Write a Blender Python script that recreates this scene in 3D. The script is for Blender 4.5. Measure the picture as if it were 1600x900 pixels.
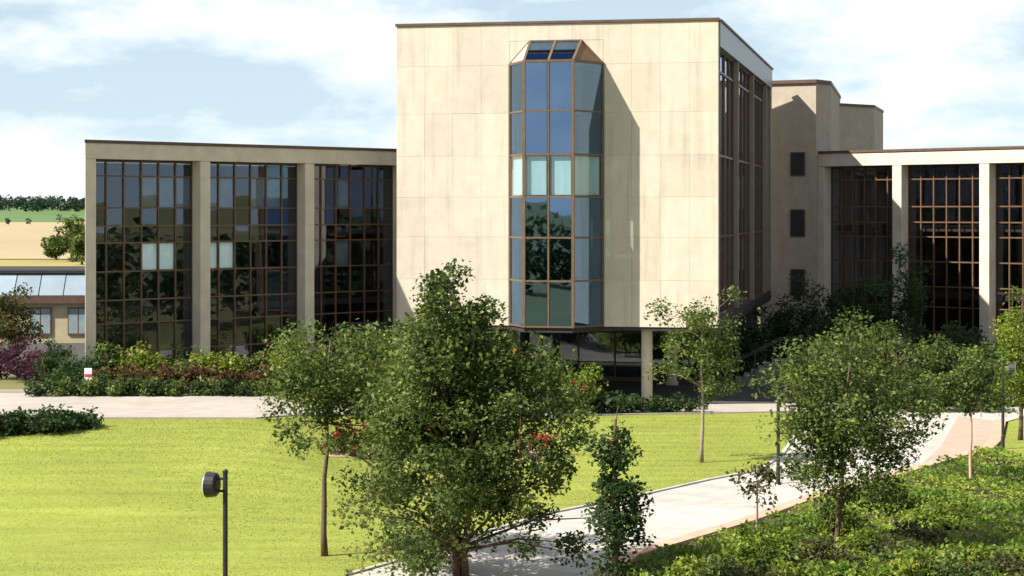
import bpy, bmesh, math, random
import numpy as np
from mathutils import Vector, Matrix

for o in list(bpy.data.objects):
    bpy.data.objects.remove(o)
S = bpy.context.scene
COL = S.collection
R = math.radians
random.seed(4)
RNG = np.random.default_rng(7)

# ------------------------------------------------------------------ camera
F = 3100.0            # focal length in photo pixels (1600 wide)
CH = 8.1              # eye height
HY = 330.0            # horizon row
cam_d = bpy.data.cameras.new('camera')
cam = bpy.data.objects.new('camera', cam_d)
COL.objects.link(cam)
cam.location = (0, 0, CH)
cam.rotation_euler = (R(90), 0, 0)
cam_d.sensor_width = 36
cam_d.lens = F / 1600 * 36
cam_d.shift_y = (HY - 450) / 1600
cam_d.clip_end = 20000
S.camera = cam

# ------------------------------------------------------------------ sky and sun
SUN_AZ = math.atan2(-0.41, -0.91)      # where the sun stands, seen from the site
SUN_EL = R(42)
w = bpy.data.worlds.new('World')
S.world = w
w.use_nodes = True
nt = w.node_tree
nt.nodes.clear()
out = nt.nodes.new('ShaderNodeOutputWorld')
bg = nt.nodes.new('ShaderNodeBackground')
bg.inputs['Strength'].default_value = 0.05
sky = nt.nodes.new('ShaderNodeTexSky')
sky.sky_type = 'NISHITA'
sky.sun_disc = False
sky.sun_elevation = SUN_EL
sky.sun_rotation = math.atan2(-0.91, -0.41)
sky.air_density = 1.0
sky.dust_density = 0.25
sky.ozone_density = 1.0
tc = nt.nodes.new('ShaderNodeTexCoord')
mp = nt.nodes.new('ShaderNodeMapping')
mp.inputs['Scale'].default_value = (1, 1, 2.6)
mp.inputs['Location'].default_value = (7.7, 4.4, 1.16)
no = nt.nodes.new('ShaderNodeTexNoise')
no.inputs['Scale'].default_value = 6.5
no.inputs['Detail'].default_value = 9
no.inputs['Roughness'].default_value = 0.56
rp = nt.nodes.new('ShaderNodeValToRGB')
rp.color_ramp.elements[0].position = 0.44
rp.color_ramp.elements[1].position = 0.585
mx = nt.nodes.new('ShaderNodeMix')
mx.data_type = 'RGBA'
mx.inputs['B'].default_value = (10.6, 10.9, 11.1, 1)
rp.color_ramp.elements[0].color = (0.0, 0.0, 0.0, 1)
L = nt.links.new
L(tc.outputs['Generated'], mp.inputs['Vector'])
lift = nt.nodes.new('ShaderNodeVectorMath')
lift.operation = 'ADD'
lift.inputs[1].default_value = (0, 0, 0.07)
nrm_ = nt.nodes.new('ShaderNodeVectorMath')
nrm_.operation = 'NORMALIZE'
L(tc.outputs['Generated'], lift.inputs[0])
L(lift.outputs['Vector'], nrm_.inputs[0])
L(nrm_.outputs['Vector'], sky.inputs['Vector'])
L(mp.outputs['Vector'], no.inputs['Vector'])
L(no.outputs['Fac'], rp.inputs['Fac'])
sep = nt.nodes.new('ShaderNodeSeparateXYZ')
L(tc.outputs['Generated'], sep.inputs['Vector'])
hz = nt.nodes.new('ShaderNodeMapRange')
hz.interpolation_type = 'SMOOTHSTEP'
hz.inputs['From Min'].default_value = 0.0
hz.inputs['From Max'].default_value = 0.45
hz.inputs['To Min'].default_value = 0.66
hz.inputs['To Max'].default_value = 0.0
L(sep.outputs['Z'], hz.inputs['Value'])
mh = nt.nodes.new('ShaderNodeMix')
mh.data_type = 'RGBA'
mh.inputs['B'].default_value = (7.6, 9.3, 10.2, 1)
L(hz.outputs['Result'], mh.inputs['Factor'])
L(sky.outputs['Color'], mh.inputs['A'])
L(rp.outputs['Color'], mx.inputs['Factor'])
L(mh.outputs['Result'], mx.inputs['A'])
L(mx.outputs['Result'], bg.inputs['Color'])
L(bg.outputs['Background'], out.inputs['Surface'])

sd = bpy.data.lights.new('sun', 'SUN')
sd.energy = 5.0
sd.angle = R(0.5)
sd.color = (1.0, 0.94, 0.84)
sun = bpy.data.objects.new('sun', sd)
COL.objects.link(sun)
sdir = Vector((math.cos(SUN_AZ) * math.cos(SUN_EL), math.sin(SUN_AZ) * math.cos(SUN_EL), math.sin(SUN_EL)))
sun.rotation_euler = sdir.to_track_quat('Z', 'Y').to_euler()
sun.location = (-40, -20, 60)

S.view_settings.view_transform = 'Standard'
S.view_settings.look = 'None'
S.view_settings.gamma = 1
S.view_settings.exposure = 1.12

# ------------------------------------------------------------------ materials
def mat(name, col, rough=0.8, var=0.15, scale=2.0, bump=0.15, bscale=30.0, objrand=0.0, spec=0.3,
        metal=0.0, col2=None, stretch=(1, 1, 1), detail=6, streak=0.0, patch=0.0, stripe=0.0, slab=None):
    m = bpy.data.materials.new(name)
    m.use_nodes = True
    t = m.node_tree
    b = t.nodes['Principled BSDF']
    b.inputs['Roughness'].default_value = rough
    b.inputs['Specular IOR Level'].default_value = spec
    b.inputs['Metallic'].default_value = metal
    g = t.nodes.new('ShaderNodeNewGeometry')
    mpn = t.nodes.new('ShaderNodeMapping')
    mpn.inputs['Scale'].default_value = stretch
    t.links.new(g.outputs['Position'], mpn.inputs['Vector'])
    n = t.nodes.new('ShaderNodeTexNoise')
    n.inputs['Scale'].default_value = scale
    n.inputs['Detail'].default_value = detail
    n.inputs['Roughness'].default_value = 0.62
    t.links.new(mpn.outputs['Vector'], n.inputs['Vector'])
    r = t.nodes.new('ShaderNodeValToRGB')
    r.color_ramp.elements[0].position = 0.3
    r.color_ramp.elements[1].position = 0.7
    c = Vector(col)
    c2 = Vector(col2) if col2 else c * (1 + var)
    c1 = c if col2 else c * (1 - var)
    r.color_ramp.elements[0].color = (*c1, 1)
    r.color_ramp.elements[1].color = (*c2, 1)
    t.links.new(n.outputs['Fac'], r.inputs['Fac'])
    src = r.outputs['Color']
    if objrand:
        oi = t.nodes.new('ShaderNodeObjectInfo')
        mr = t.nodes.new('ShaderNodeMapRange')
        mr.inputs['To Min'].default_value = 1 - objrand
        mr.inputs['To Max'].default_value = 1 + objrand
        t.links.new(oi.outputs['Random'], mr.inputs['Value'])
        hs = t.nodes.new('ShaderNodeHueSaturation')
        t.links.new(mr.outputs['Result'], hs.inputs['Value'])
        t.links.new(src, hs.inputs['Color'])
        src = hs.outputs['Color']
    if streak:
        ms = t.nodes.new('ShaderNodeMapping')
        ms.inputs['Scale'].default_value = (2.2, 2.2, 0.16)
        t.links.new(g.outputs['Position'], ms.inputs['Vector'])
        ns = t.nodes.new('ShaderNodeTexNoise')
        ns.inputs['Scale'].default_value = 1.6
        ns.inputs['Detail'].default_value = 5
        t.links.new(ms.outputs['Vector'], ns.inputs['Vector'])
        mr2 = t.nodes.new('ShaderNodeMapRange')
        mr2.inputs['From Min'].default_value = 0.52
        mr2.inputs['From Max'].default_value = 0.75
        mr2.inputs['To Min'].default_value = 1.0
        mr2.inputs['To Max'].default_value = 1-streak
        t.links.new(ns.outputs['Fac'], mr2.inputs['Value'])
        h2 = t.nodes.new('ShaderNodeHueSaturation')
        t.links.new(mr2.outputs['Result'], h2.inputs['Value'])
        t.links.new(src, h2.inputs['Color'])
        src = h2.outputs['Color']
    if patch:
        np_ = t.nodes.new('ShaderNodeTexNoise')
        np_.inputs['Scale'].default_value = 0.22
        np_.inputs['Detail'].default_value = 7
        np_.inputs['Roughness'].default_value = 0.6
        t.links.new(g.outputs['Position'], np_.inputs['Vector'])
        mr3 = t.nodes.new('ShaderNodeMapRange')
        mr3.inputs['From Min'].default_value = 0.3
        mr3.inputs['From Max'].default_value = 0.7
        mr3.inputs['To Min'].default_value = 1-patch
        mr3.inputs['To Max'].default_value = 1+patch
        t.links.new(np_.outputs['Fac'], mr3.inputs['Value'])
        h3 = t.nodes.new('ShaderNodeHueSaturation')
        t.links.new(mr3.outputs['Result'], h3.inputs['Value'])
        t.links.new(src, h3.inputs['Color'])
        src = h3.outputs['Color']
    if stripe:
        wv = t.nodes.new('ShaderNodeTexWave')
        wv.bands_direction = 'Y'
        wv.inputs['Scale'].default_value = 0.26
        wv.inputs['Distortion'].default_value = 1.5
        wv.inputs['Detail Scale'].default_value = 0.3
        t.links.new(g.outputs['Position'], wv.inputs['Vector'])
        mr4 = t.nodes.new('ShaderNodeMapRange')
        mr4.inputs['To Min'].default_value = 1-stripe
        mr4.inputs['To Max'].default_value = 1+stripe
        t.links.new(wv.outputs['Fac'], mr4.inputs['Value'])
        h4 = t.nodes.new('ShaderNodeHueSaturation')
        t.links.new(mr4.outputs['Result'], h4.inputs['Value'])
        t.links.new(src, h4.inputs['Color'])
        src = h4.outputs['Color']
    if slab:
        bt = t.nodes.new('ShaderNodeTexBrick')
        bt.inputs['Scale'].default_value = 1.0
        bt.inputs['Brick Width'].default_value = slab[0]
        bt.inputs['Row Height'].default_value = slab[1]
        bt.inputs['Mortar Size'].default_value = 0.018
        bt.inputs['Color1'].default_value = (0.94, 0.94, 0.94, 1)
        bt.inputs['Color2'].default_value = (1.06, 1.06, 1.06, 1)
        bt.inputs['Mortar'].default_value = (0.78, 0.76, 0.74, 1)
        rt = t.nodes.new('ShaderNodeMapping')
        rt.inputs['Rotation'].default_value = (0, 0, 0.62)
        t.links.new(g.outputs['Position'], rt.inputs['Vector'])
        t.links.new(rt.outputs['Vector'], bt.inputs['Vector'])
        ml = t.nodes.new('ShaderNodeMix')
        ml.data_type = 'RGBA'
        ml.blend_type = 'MULTIPLY'
        ml.inputs['Factor'].default_value = 1
        t.links.new(src, ml.inputs['A'])
        t.links.new(bt.outputs['Color'], ml.inputs['B'])
        src = ml.outputs['Result']
    t.links.new(src, b.inputs['Base Color'])
    if bump:
        n2 = t.nodes.new('ShaderNodeTexNoise')
        n2.inputs['Scale'].default_value = bscale
        n2.inputs['Detail'].default_value = 5
        t.links.new(g.outputs['Position'], n2.inputs['Vector'])
        bp = t.nodes.new('ShaderNodeBump')
        bp.inputs['Strength'].default_value = bump
        bp.inputs['Distance'].default_value = 0.02
        t.links.new(n2.outputs['Fac'], bp.inputs['Height'])
        t.links.new(bp.outputs['Normal'], b.inputs['Normal'])
    return m

def glass(name, tint, ior, rough=0.01, wav=0.0, refl=(1, 1, 1)):
    m = bpy.data.materials.new(name)
    m.use_nodes = True
    t = m.node_tree
    t.nodes.clear()
    o = t.nodes.new('ShaderNodeOutputMaterial')
    tr = t.nodes.new('ShaderNodeBsdfTransparent')
    tr.inputs['Color'].default_value = (*tint, 1)
    gl = t.nodes.new('ShaderNodeBsdfGlossy')
    gl.inputs['Roughness'].default_value = rough
    gl.inputs['Color'].default_value = (*refl, 1)
    fr = t.nodes.new('ShaderNodeFresnel')
    gb = t.nodes.new('ShaderNodeNewGeometry')
    im = t.nodes.new('ShaderNodeMapRange')
    im.inputs['To Min'].default_value = ior
    im.inputs['To Max'].default_value = 1/ior
    t.links.new(gb.outputs['Backfacing'], im.inputs['Value'])
    t.links.new(im.outputs['Result'], fr.inputs['IOR'])
    mi = t.nodes.new('ShaderNodeMixShader')
    t.links.new(fr.outputs['Fac'], mi.inputs['Fac'])
    t.links.new(tr.outputs['BSDF'], mi.inputs[1])
    t.links.new(gl.outputs['BSDF'], mi.inputs[2])
    t.links.new(mi.outputs['Shader'], o.inputs['Surface'])
    if wav:
        g = t.nodes.new('ShaderNodeNewGeometry')
        n = t.nodes.new('ShaderNodeTexNoise')
        n.inputs['Scale'].default_value = 0.9
        n.inputs['Detail'].default_value = 1
        t.links.new(g.outputs['Position'], n.inputs['Vector'])
        bp = t.nodes.new('ShaderNodeBump')
        bp.inputs['Strength'].default_value = wav
        bp.inputs['Distance'].default_value = 0.02
        t.links.new(n.outputs['Fac'], bp.inputs['Height'])
        t.links.new(bp.outputs['Normal'], gl.inputs['Normal'])
    return m

def leafmat(name, c1, c2, c3, transl=0.44):
    m = bpy.data.materials.new(name)
    m.use_nodes = True
    t = m.node_tree
    b = t.nodes['Principled BSDF']
    o = t.nodes['Material Output']
    at = t.nodes.new('ShaderNodeAttribute')
    at.attribute_name = 'tint'
    r = t.nodes.new('ShaderNodeValToRGB')
    r.color_ramp.elements[0].color = (*c1, 1)
    r.color_ramp.elements[1].color = (*c3, 1)
    e = r.color_ramp.elements.new(0.5)
    e.color = (*c2, 1)
    t.links.new(at.outputs['Fac'], r.inputs['Fac'])
    t.links.new(r.outputs['Color'], b.inputs['Base Color'])
    b.inputs['Roughness'].default_value = 0.55
    b.inputs['Specular IOR Level'].default_value = 0.22
    tl = t.nodes.new('ShaderNodeBsdfTranslucent')
    t.links.new(r.outputs['Color'], tl.inputs['Color'])
    mi = t.nodes.new('ShaderNodeMixShader')
    mi.inputs['Fac'].default_value = transl
    t.links.new(b.outputs['BSDF'], mi.inputs[1])
    t.links.new(tl.outputs['BSDF'], mi.inputs[2])
    t.links.new(mi.outputs['Shader'], o.inputs['Surface'])
    return m

M = {}
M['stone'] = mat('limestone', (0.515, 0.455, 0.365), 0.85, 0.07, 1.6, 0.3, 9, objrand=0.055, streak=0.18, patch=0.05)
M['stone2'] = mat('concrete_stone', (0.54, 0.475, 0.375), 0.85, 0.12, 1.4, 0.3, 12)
M['stair_stone'] = mat('stair_stone', (0.36, 0.31, 0.245), 0.85, 0.1, 1.4, 0.3, 12, streak=0.12)  # cream stone darkened in its colour to deepen the court shade
M['stair_conc'] = mat('stair_concrete', (0.16, 0.15, 0.14), 0.85, 0.12, 1.4, 0.3, 12)  # concrete toned dark so the steps sink into the court shade
M['pier'] = mat('pier_stone', (0.22, 0.19, 0.15), 0.85, 0.12, 1.4, 0.3, 12)  # shade of the tower sides put into a darker stone colour
M['coping'] = mat('coping_metal', (0.10, 0.058, 0.042), 0.5, 0.2, 3, 0.05)
M['fascia'] = mat('fascia_metal', (0.20, 0.23, 0.26), 0.4, 0.06, 1, 0.05, spec=0.5)
M['bronze'] = mat('bronze_frame', (0.11, 0.062, 0.033), 0.45, 0.2, 3, 0.0, spec=0.4)
M['bronze_light'] = mat('bronze_frame_light', (0.115, 0.075, 0.042), 0.45, 0.2, 3, 0.0, spec=0.4)
M['dark'] = mat('dark_soffit', (0.03, 0.027, 0.026), 0.8, 0.2, 2, 0.1)
M['interior'] = mat('interior_dark', (0.045, 0.04, 0.038), 0.9, 0.2, 1, 0.0)
M['floor_in'] = mat('interior_floor', (0.08, 0.065, 0.055), 0.9, 0.2, 1, 0.0)
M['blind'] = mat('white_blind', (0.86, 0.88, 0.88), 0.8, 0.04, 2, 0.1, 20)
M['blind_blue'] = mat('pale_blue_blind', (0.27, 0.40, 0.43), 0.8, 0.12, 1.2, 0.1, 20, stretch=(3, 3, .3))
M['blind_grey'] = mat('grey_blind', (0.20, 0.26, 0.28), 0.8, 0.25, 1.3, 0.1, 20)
M['glass'] = glass('wing_glass', (0.80, 0.81, 0.84), 1.75, 0.012, 0.05, (0.78, 0.86, 1.0))
M['glass_c'] = glass('clear_glass', (0.93, 0.98, 0.99), 1.6, 0.012, 0.06)
M['glass_t'] = glass('oriel_glass', (0.36, 0.42, 0.52), 3.1, 0.012, 0.06, (0.42, 0.66, 1.0))
M['asphalt'] = mat('dark_paving', (0.055, 0.052, 0.05), 0.9, 0.2, 1, 0.3, 40)
M['road'] = mat('pale_concrete', (0.335, 0.30, 0.262), 0.9, 0.10, 1.4, 0.25, 60, patch=0.12)
M['path'] = mat('path_concrete', (0.39, 0.365, 0.332), 0.9, 0.10, 1.6, 0.3, 50, patch=0.15, slab=(1.5, 0.75))
M['kerb'] = mat('pink_kerb', (0.45, 0.29, 0.21), 0.9, 0.15, 2.0, 0.3, 30)
M['kerb_pale'] = mat('pink_paving', (0.36, 0.275, 0.215), 0.9, 0.1, 1.5, 0.3, 30)
M['lawn'] = mat('lawn_turf', (0.172, 0.210, 0.028), 0.95, 0.2, 1.1, 0.3, 55, col2=(0.238, 0.258, 0.046), stretch=(0.3, 2.2, 1), patch=0.17, stripe=0.05)
M['soil'] = mat('soil', (0.06, 0.045, 0.03), 0.95, 0.3, 3, 0.6, 20)
M['earth'] = mat('meadow_ground', (0.10, 0.11, 0.035), 0.95, 0.25, 0.05, 0.2, 10, col2=(0.15, 0.14, 0.05))
M['wheat'] = mat('wheat', (0.27, 0.21, 0.115), 0.95, 0.15, 0.01, 0, col2=(0.36, 0.29, 0.17), stretch=(1, 0.25, 1))
M['meadow'] = mat('far_meadow', (0.06, 0.12, 0.035), 0.95, 0.2, 0.008, 0, col2=(0.10, 0.16, 0.05))
M['stubble'] = mat('dry_grass', (0.26, 0.22, 0.07), 0.95, 0.2, 0.05, 0)
M['bark'] = mat('bark', (0.10, 0.065, 0.045), 0.9, 0.3, 14, 0.5, 30)
M['bark_pale'] = mat('bark_pale', (0.24, 0.19, 0.15), 0.9, 0.25, 14, 0.5, 30)
M['black'] = mat('black_metal', (0.018, 0.018, 0.02), 0.42, 0.1, 5, 0, spec=0.5)
M['white'] = mat('white_paint', (0.78, 0.78, 0.76), 0.5, 0.03, 5, 0)
M['red'] = mat('red_paint', (0.5, 0.06, 0.04), 0.5, 0.05, 5, 0)
M['lens'] = mat('lamp_lens', (0.55, 0.57, 0.62), 0.15, 0.03, 5, 0, spec=0.6)
M['panel'] = mat('white_metal_panel', (0.23, 0.29, 0.34), 0.22, 0.08, 1.0, 0, objrand=0.1, spec=0.5)  # sky reflection of the glazing put into a pale blue colour
M['render'] = mat('beige_render', (0.40, 0.34, 0.22), 0.9, 0.12, 1, 0.2)
M['leaf'] = leafmat('leaf_green', (0.036, 0.062, 0.013), (0.098, 0.142, 0.03), (0.24, 0.27, 0.075))
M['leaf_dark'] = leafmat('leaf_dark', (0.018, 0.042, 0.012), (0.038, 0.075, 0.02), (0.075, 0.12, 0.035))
M['leaf_light'] = leafmat('leaf_light', (0.075, 0.125, 0.015), (0.175, 0.235, 0.028), (0.32, 0.34, 0.06))
M['leaf_fresh'] = leafmat('leaf_fresh', (0.07, 0.135, 0.016), (0.165, 0.25, 0.03), (0.32, 0.37, 0.065))
M['leaf_brown'] = leafmat('leaf_brown', (0.07, 0.045, 0.02), (0.13, 0.075, 0.03), (0.12, 0.12, 0.03))
M['leaf_plum'] = leafmat('leaf_plum', (0.04, 0.015, 0.03), (0.075, 0.03, 0.05), (0.11, 0.05, 0.07))
M['leaf_olive'] = leafmat('leaf_olive', (0.04, 0.045, 0.015), (0.075, 0.08, 0.025), (0.13, 0.12, 0.045))
M['leaf_wood'] = leafmat('leaf_wood', (0.012, 0.030, 0.016), (0.02, 0.045, 0.022), (0.035, 0.065, 0.03), 0.2)
M['petal'] = leafmat('petal_red', (0.40, 0.015, 0.03), (0.55, 0.03, 0.05), (0.60, 0.12, 0.10), 0.2)
M['petal_y'] = leafmat('petal_yellow', (0.6, 0.35, 0.02), (0.7, 0.45, 0.03), (0.7, 0.5, 0.06), 0.2)
M['grass'] = leafmat('grass_blade', (0.15, 0.195, 0.026), (0.215, 0.248, 0.04), (0.31, 0.30, 0.07), 0.3)

# ------------------------------------------------------------------ helpers
def sst(t):
    t = np.clip(t, 0, 1)
    return t*t*(3-2*t)

def hgt(x, y):
    """height of the ground: a gentle bank rises to the left wing"""
    return 1.2*sst((-1.0-x)/8.0)*sst((y-46.0)/17.0)*(1-sst((y-93.0)/18.0))

def gp(px, py):
    """ground point seen at a photo pixel"""
    z = 0.0
    for _ in range(30):
        d = (CH-z)*F/(py-HY)
        z = 0.5*z+0.5*float(hgt((px-800)/F*d, d))
    return Vector(((px-800)/F*d, d, z))

def at(px, d):
    x = (px-800)/F*d
    return Vector((x, d, float(hgt(x, d))))

class MB:
    def __init__(s):
        s.v = []; s.f = []
    def box(s, x0, x1, y0, y1, z0, z1):
        i = len(s.v)
        s.v += [(x0, y0, z0), (x1, y0, z0), (x1, y1, z0), (x0, y1, z0),
                (x0, y0, z1), (x1, y0, z1), (x1, y1, z1), (x0, y1, z1)]
        s.f += [(i, i+3, i+2, i+1), (i+4, i+5, i+6, i+7), (i, i+1, i+5, i+4),
                (i+1, i+2, i+6, i+5), (i+2, i+3, i+7, i+6), (i+3, i, i+4, i+7)]
        return s
    def prism(s, pts, z0, z1):
        n = len(pts); i = len(s.v)
        a = sum(pts[k][0]*pts[(k+1) % n][1]-pts[(k+1) % n][0]*pts[k][1] for k in range(n))
        if a < 0: pts = pts[::-1]
        s.v += [(p[0], p[1], z0) for p in pts] + [(p[0], p[1], z1) for p in pts]
        s.f += [tuple(i+k for k in range(n))[::-1], tuple(i+n+k for k in range(n))]
        for k in range(n):
            k2 = (k+1) % n
            s.f.append((i+k, i+k2, i+n+k2, i+n+k))
        return s
    def bar(s, p, q, wd, hg=None):
        """square bar between two points"""
        p = Vector(p); q = Vector(q); hg = hg or wd
        d = (q-p).normalized()
        up = Vector((0, 0, 1)) if abs(d.z) < 0.95 else Vector((0, 1, 0))
        a = d.cross(up).normalized()*wd/2
        b = a.cross(d).normalized()*hg/2
        i = len(s.v)
        for c in (p, q):
            for sa, sb in ((-1, -1), (1, -1), (1, 1), (-1, 1)):
                s.v.append(tuple(c+a*sa+b*sb))
        s.f += [(i, i+1, i+2, i+3), (i+7, i+6, i+5, i+4)]
        for k in range(4):
            k2 = (k+1) % 4
            s.f.append((i+k, i+4+k, i+4+k2, i+k2))
        return s
    def tube(s, pts, rad, n=8):
        pts = [Vector(p) for p in pts]
        i0 = len(s.v)
        for k, p in enumerate(pts):
            d = (pts[min(k+1, len(pts)-1)]-pts[max(k-1, 0)]).normalized()
            a = d.orthogonal().normalized() if abs(d.z) < 0.9 else Vector((1, 0, 0)) - d*d.x
            a.normalize(); b = d.cross(a)
            for j in range(n):
                t = 2*math.pi*j/n
                s.v.append(tuple(p+(a*math.cos(t)+b*math.sin(t))*rad[k]))
        for k in range(len(pts)-1):
            for j in range(n):
                j2 = (j+1) % n
                s.f.append((i0+k*n+j, i0+k*n+j2, i0+(k+1)*n+j2, i0+(k+1)*n+j))
        s.f.append(tuple(i0+j for j in range(n))[::-1])
        e = i0+(len(pts)-1)*n
        s.f.append(tuple(e+j for j in range(n)))
        return s
    def poly(s, pts):
        i = len(s.v)
        s.v += [tuple(p) for p in pts]
        s.f.append(tuple(range(i, i+len(pts))))
        return s
    def mesh(s, name):
        me = bpy.data.meshes.new(name)
        me.from_pydata(s.v, [], s.f)
        me.update()
        return me
    def build(s, name, m, parent=None, bevel=0, smooth=False, loc=None):
        me = s.mesh(name)
        return link(name, me, m, parent, bevel, smooth, loc)

def link(name, me, m, parent=None, bevel=0, smooth=False, loc=None):
    if m is not None and not me.materials:
        me.materials.append(m)
    if smooth:
        me.polygons.foreach_set('use_smooth', [True]*len(me.polygons))
    o = bpy.data.objects.new(name, me)
    COL.objects.link(o)
    o.parent = parent
    if loc is not None: o.location = loc
    if bevel:
        b = o.modifiers.new('bevel', 'BEVEL'); b.width = bevel; b.segments = 1; b.limit_method = 'ANGLE'
    return o

def empty(name, loc, rz=0):
    o = bpy.data.objects.new(name, None)
    o.empty_display_size = 0.3
    COL.objects.link(o)
    o.location = loc
    o.rotation_euler = (0, 0, rz)
    return o

def tag(o, label, cat, group=None):
    o['label'] = label; o['category'] = cat
    if group: o['group'] = group
    return o

def struct(o):
    o['kind'] = 'structure'
    return o

CACHE = {}
def piece(name, dims, m, parent, loc, rz=0, tilt=0.0):
    """box of given size centred on loc; alike boxes share mesh data"""
    k = (name, tuple(round(d, 3) for d in dims), m.name)
    if k not in CACHE:
        a, b, c = (d/2 for d in dims)
        CACHE[k] = MB().box(-a, a, -b, b, -c, c).mesh(name)
    o = link(name, CACHE[k], m, parent, loc=loc)
    o.rotation_euler = (random.uniform(-tilt, tilt), 0, rz+random.uniform(-tilt, tilt))
    return o

# ------------------------------------------------------------------ the ground
def sheet(name, pts, z, m, cut=True):
    bm = bmesh.new()
    bm.faces.new([bm.verts.new((p[0], p[1], 0)) for p in pts])
    if cut:
        for ax, lo, hi, st in ((0, -60, 0, 1.25), (1, 44, 112, 1.25)):
            c = lo
            while c <= hi:
                co = Vector((c, 0, 0)) if ax == 0 else Vector((0, c, 0))
                no_ = Vector((1, 0, 0)) if ax == 0 else Vector((0, 1, 0))
                bmesh.ops.bisect_plane(bm, geom=bm.verts[:]+bm.edges[:]+bm.faces[:], dist=1e-4, plane_co=co, plane_no=no_)
                c += st
        bmesh.ops.triangulate(bm, faces=[f for f in bm.faces if len(f.verts) > 4])
    for v in bm.verts:
        v.co.z = z+float(hgt(v.co.x, v.co.y))
    bm.normal_update()
    me = bpy.data.meshes.new(name)
    bm.to_mesh(me); bm.free()
    if me.polygons[0].normal.z < 0: me.flip_normals()
    return struct(link(name, me, m))

sheet('ground', [(-9000, -3000), (9000, -3000), (9000, 9000), (-9000, 9000)], -0.03, M['earth'])
U = [(380, 985), (545, 902), (650, 872), (770, 832), (860, 805), (1000, 777), (1110, 752), (1190, 737), (1225, 712),
     (1246, 680), (1275, 660), (1330, 648), (1440, 641), (1600, 636), (1760, 632)]
Lo = [(1760, 648), (1600, 652), (1572, 660), (1566, 690), (1552, 704), (1500, 718), (1420, 742), (1290, 777), (1180, 818),
      (1080, 848), (1000, 872), (955, 902), (915, 985)]
pu = [gp(*p) for p in U]; pl = [gp(*p) for p in Lo]
sheet('path', pu+pl, 0.03, M['path'])
lawn_px = [(-260, 657), (400, 657), (700, 655), (1000, 650), (1235, 647), (1243, 668), (1228, 706), (1192, 733),
           (1110, 750), (1000, 775), (860, 803), (770, 830), (650, 870), (545, 900), (380, 983), (-700, 1000)]
lawn_poly = [gp(*p) for p in lawn_px]
sheet('lawn', lawn_poly, 0.05, M['lawn'])
lawn2 = [gp(1576, 661), gp(1600, 654), gp(1800, 650), gp(1800, 760), gp(1556, 708), gp(1570, 690)]
sheet('lawn', lawn2, 0.05, M['lawn'])
sheet('pink_paving', [gp(1497, 652), gp(1571, 661), gp(1565, 690), gp(1551, 703), gp(1500, 716), gp(1425, 739), gp(1470, 700)], 0.036, M['kerb_pale'])
sheet('road', [gp(-400, 653), gp(400, 653), gp(700, 651), gp(1000, 646), gp(1240, 643), gp(1330, 645), gp(1330, 630),
               gp(1000, 633), gp(700, 622), gp(300, 616), gp(-400, 613)], 0.016, M['road'])
sheet('plaza', [(-60, 86.5), (-20, 88.3), (0, 86), (9, 83.5), (25, 82.2), (60, 82), (60, 140), (-60, 140)], 0.004, M['asphalt'])
bed_poly = [gp(p[0], p[1]+2) for p in Lo[3:]] + [gp(900, 1010), gp(1900, 1010), gp(1900, 790), gp(1700, 740)]
sheet('planting_bed', bed_poly, 0.02, M['soil'])

def strip(name, pts, wd, h, m, side=1):
    """raised kerb along a polyline"""
    mb = MB()
    pts = [Vector((p[0], p[1], 0)) for p in pts]
    fine = []
    for p, q in zip(pts[:-1], pts[1:]):
        k = max(1, int((q-p).length/1.2))
        fine += [p.lerp(q, i/k) for i in range(k)]
    pts = fine+[pts[-1]]
    n_ = len(pts)
    for k, p in enumerate(pts):
        d = (pts[min(k+1, n_-1)]-pts[max(k-1, 0)]).normalized()
        e = p+Vector((-d.y, d.x, 0))*side*wd
        z = float(hgt(p.x, p.y))
        mb.v += [(p.x, p.y, z-.05), (p.x, p.y, z+h), (e.x, e.y, z+h), (e.x, e.y, z-.05)]
    for k in range(n_-1):
        a = 4*k
        for i in range(3):
            mb.f.append((a+i, a+i+1, a+i+5, a+i+4) if side < 0 else (a+i, a+i+4, a+i+5, a+i+1))
    o = mb.build(name, m)
    return struct(o)
strip('kerb', pl[2:], 0.42, 0.10, M['kerb'], -1)
strip('kerb', pu[1:11], 0.12, 0.075, M['path'], 1)
strip('kerb', [gp(x, y) for x, y in ((-400, 656), (400, 656), (700, 654), (1000, 649), (1238, 645))], 0.14, 0.075, M['road'], 1)
strip('kerb', [gp(x, y) for x, y in ((-400, 613), (300, 616), (640, 621))], 0.25, 0.12, M['road'], 1)

# far country
sheet('dry_grass_field', [(-260, 128), (-20, 128), (60, 330), (-260, 330)], 0.02, M['stubble'])
sheet('wheat_field', [(-500, 335), (160, 335), (700, 1500), (-1900, 1500)], 0.06, M['wheat'])
mb = MB()
nx, ny = 60, 14
for j in range(ny+1):
    for i in range(nx+1):
        x = -3600+i*7200/nx; y = 1400+j*160
        t = min(1, j/10)
        z = (3*t*t-2*t*t*t)*(17+5*math.sin(x*0.0021+1)+2.5*math.sin(x*0.006))*1.0 - 0.1
        if j > 10: z -= (j-10)*3
        mb.v.append((x, y, z))
for j in range(ny):
    for i in range(nx):
        a = j*(nx+1)+i
        mb.f.append((a, a+1, a+nx+2, a+nx+1))
struct(mb.build('hill', M['meadow'], smooth=True))

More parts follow.
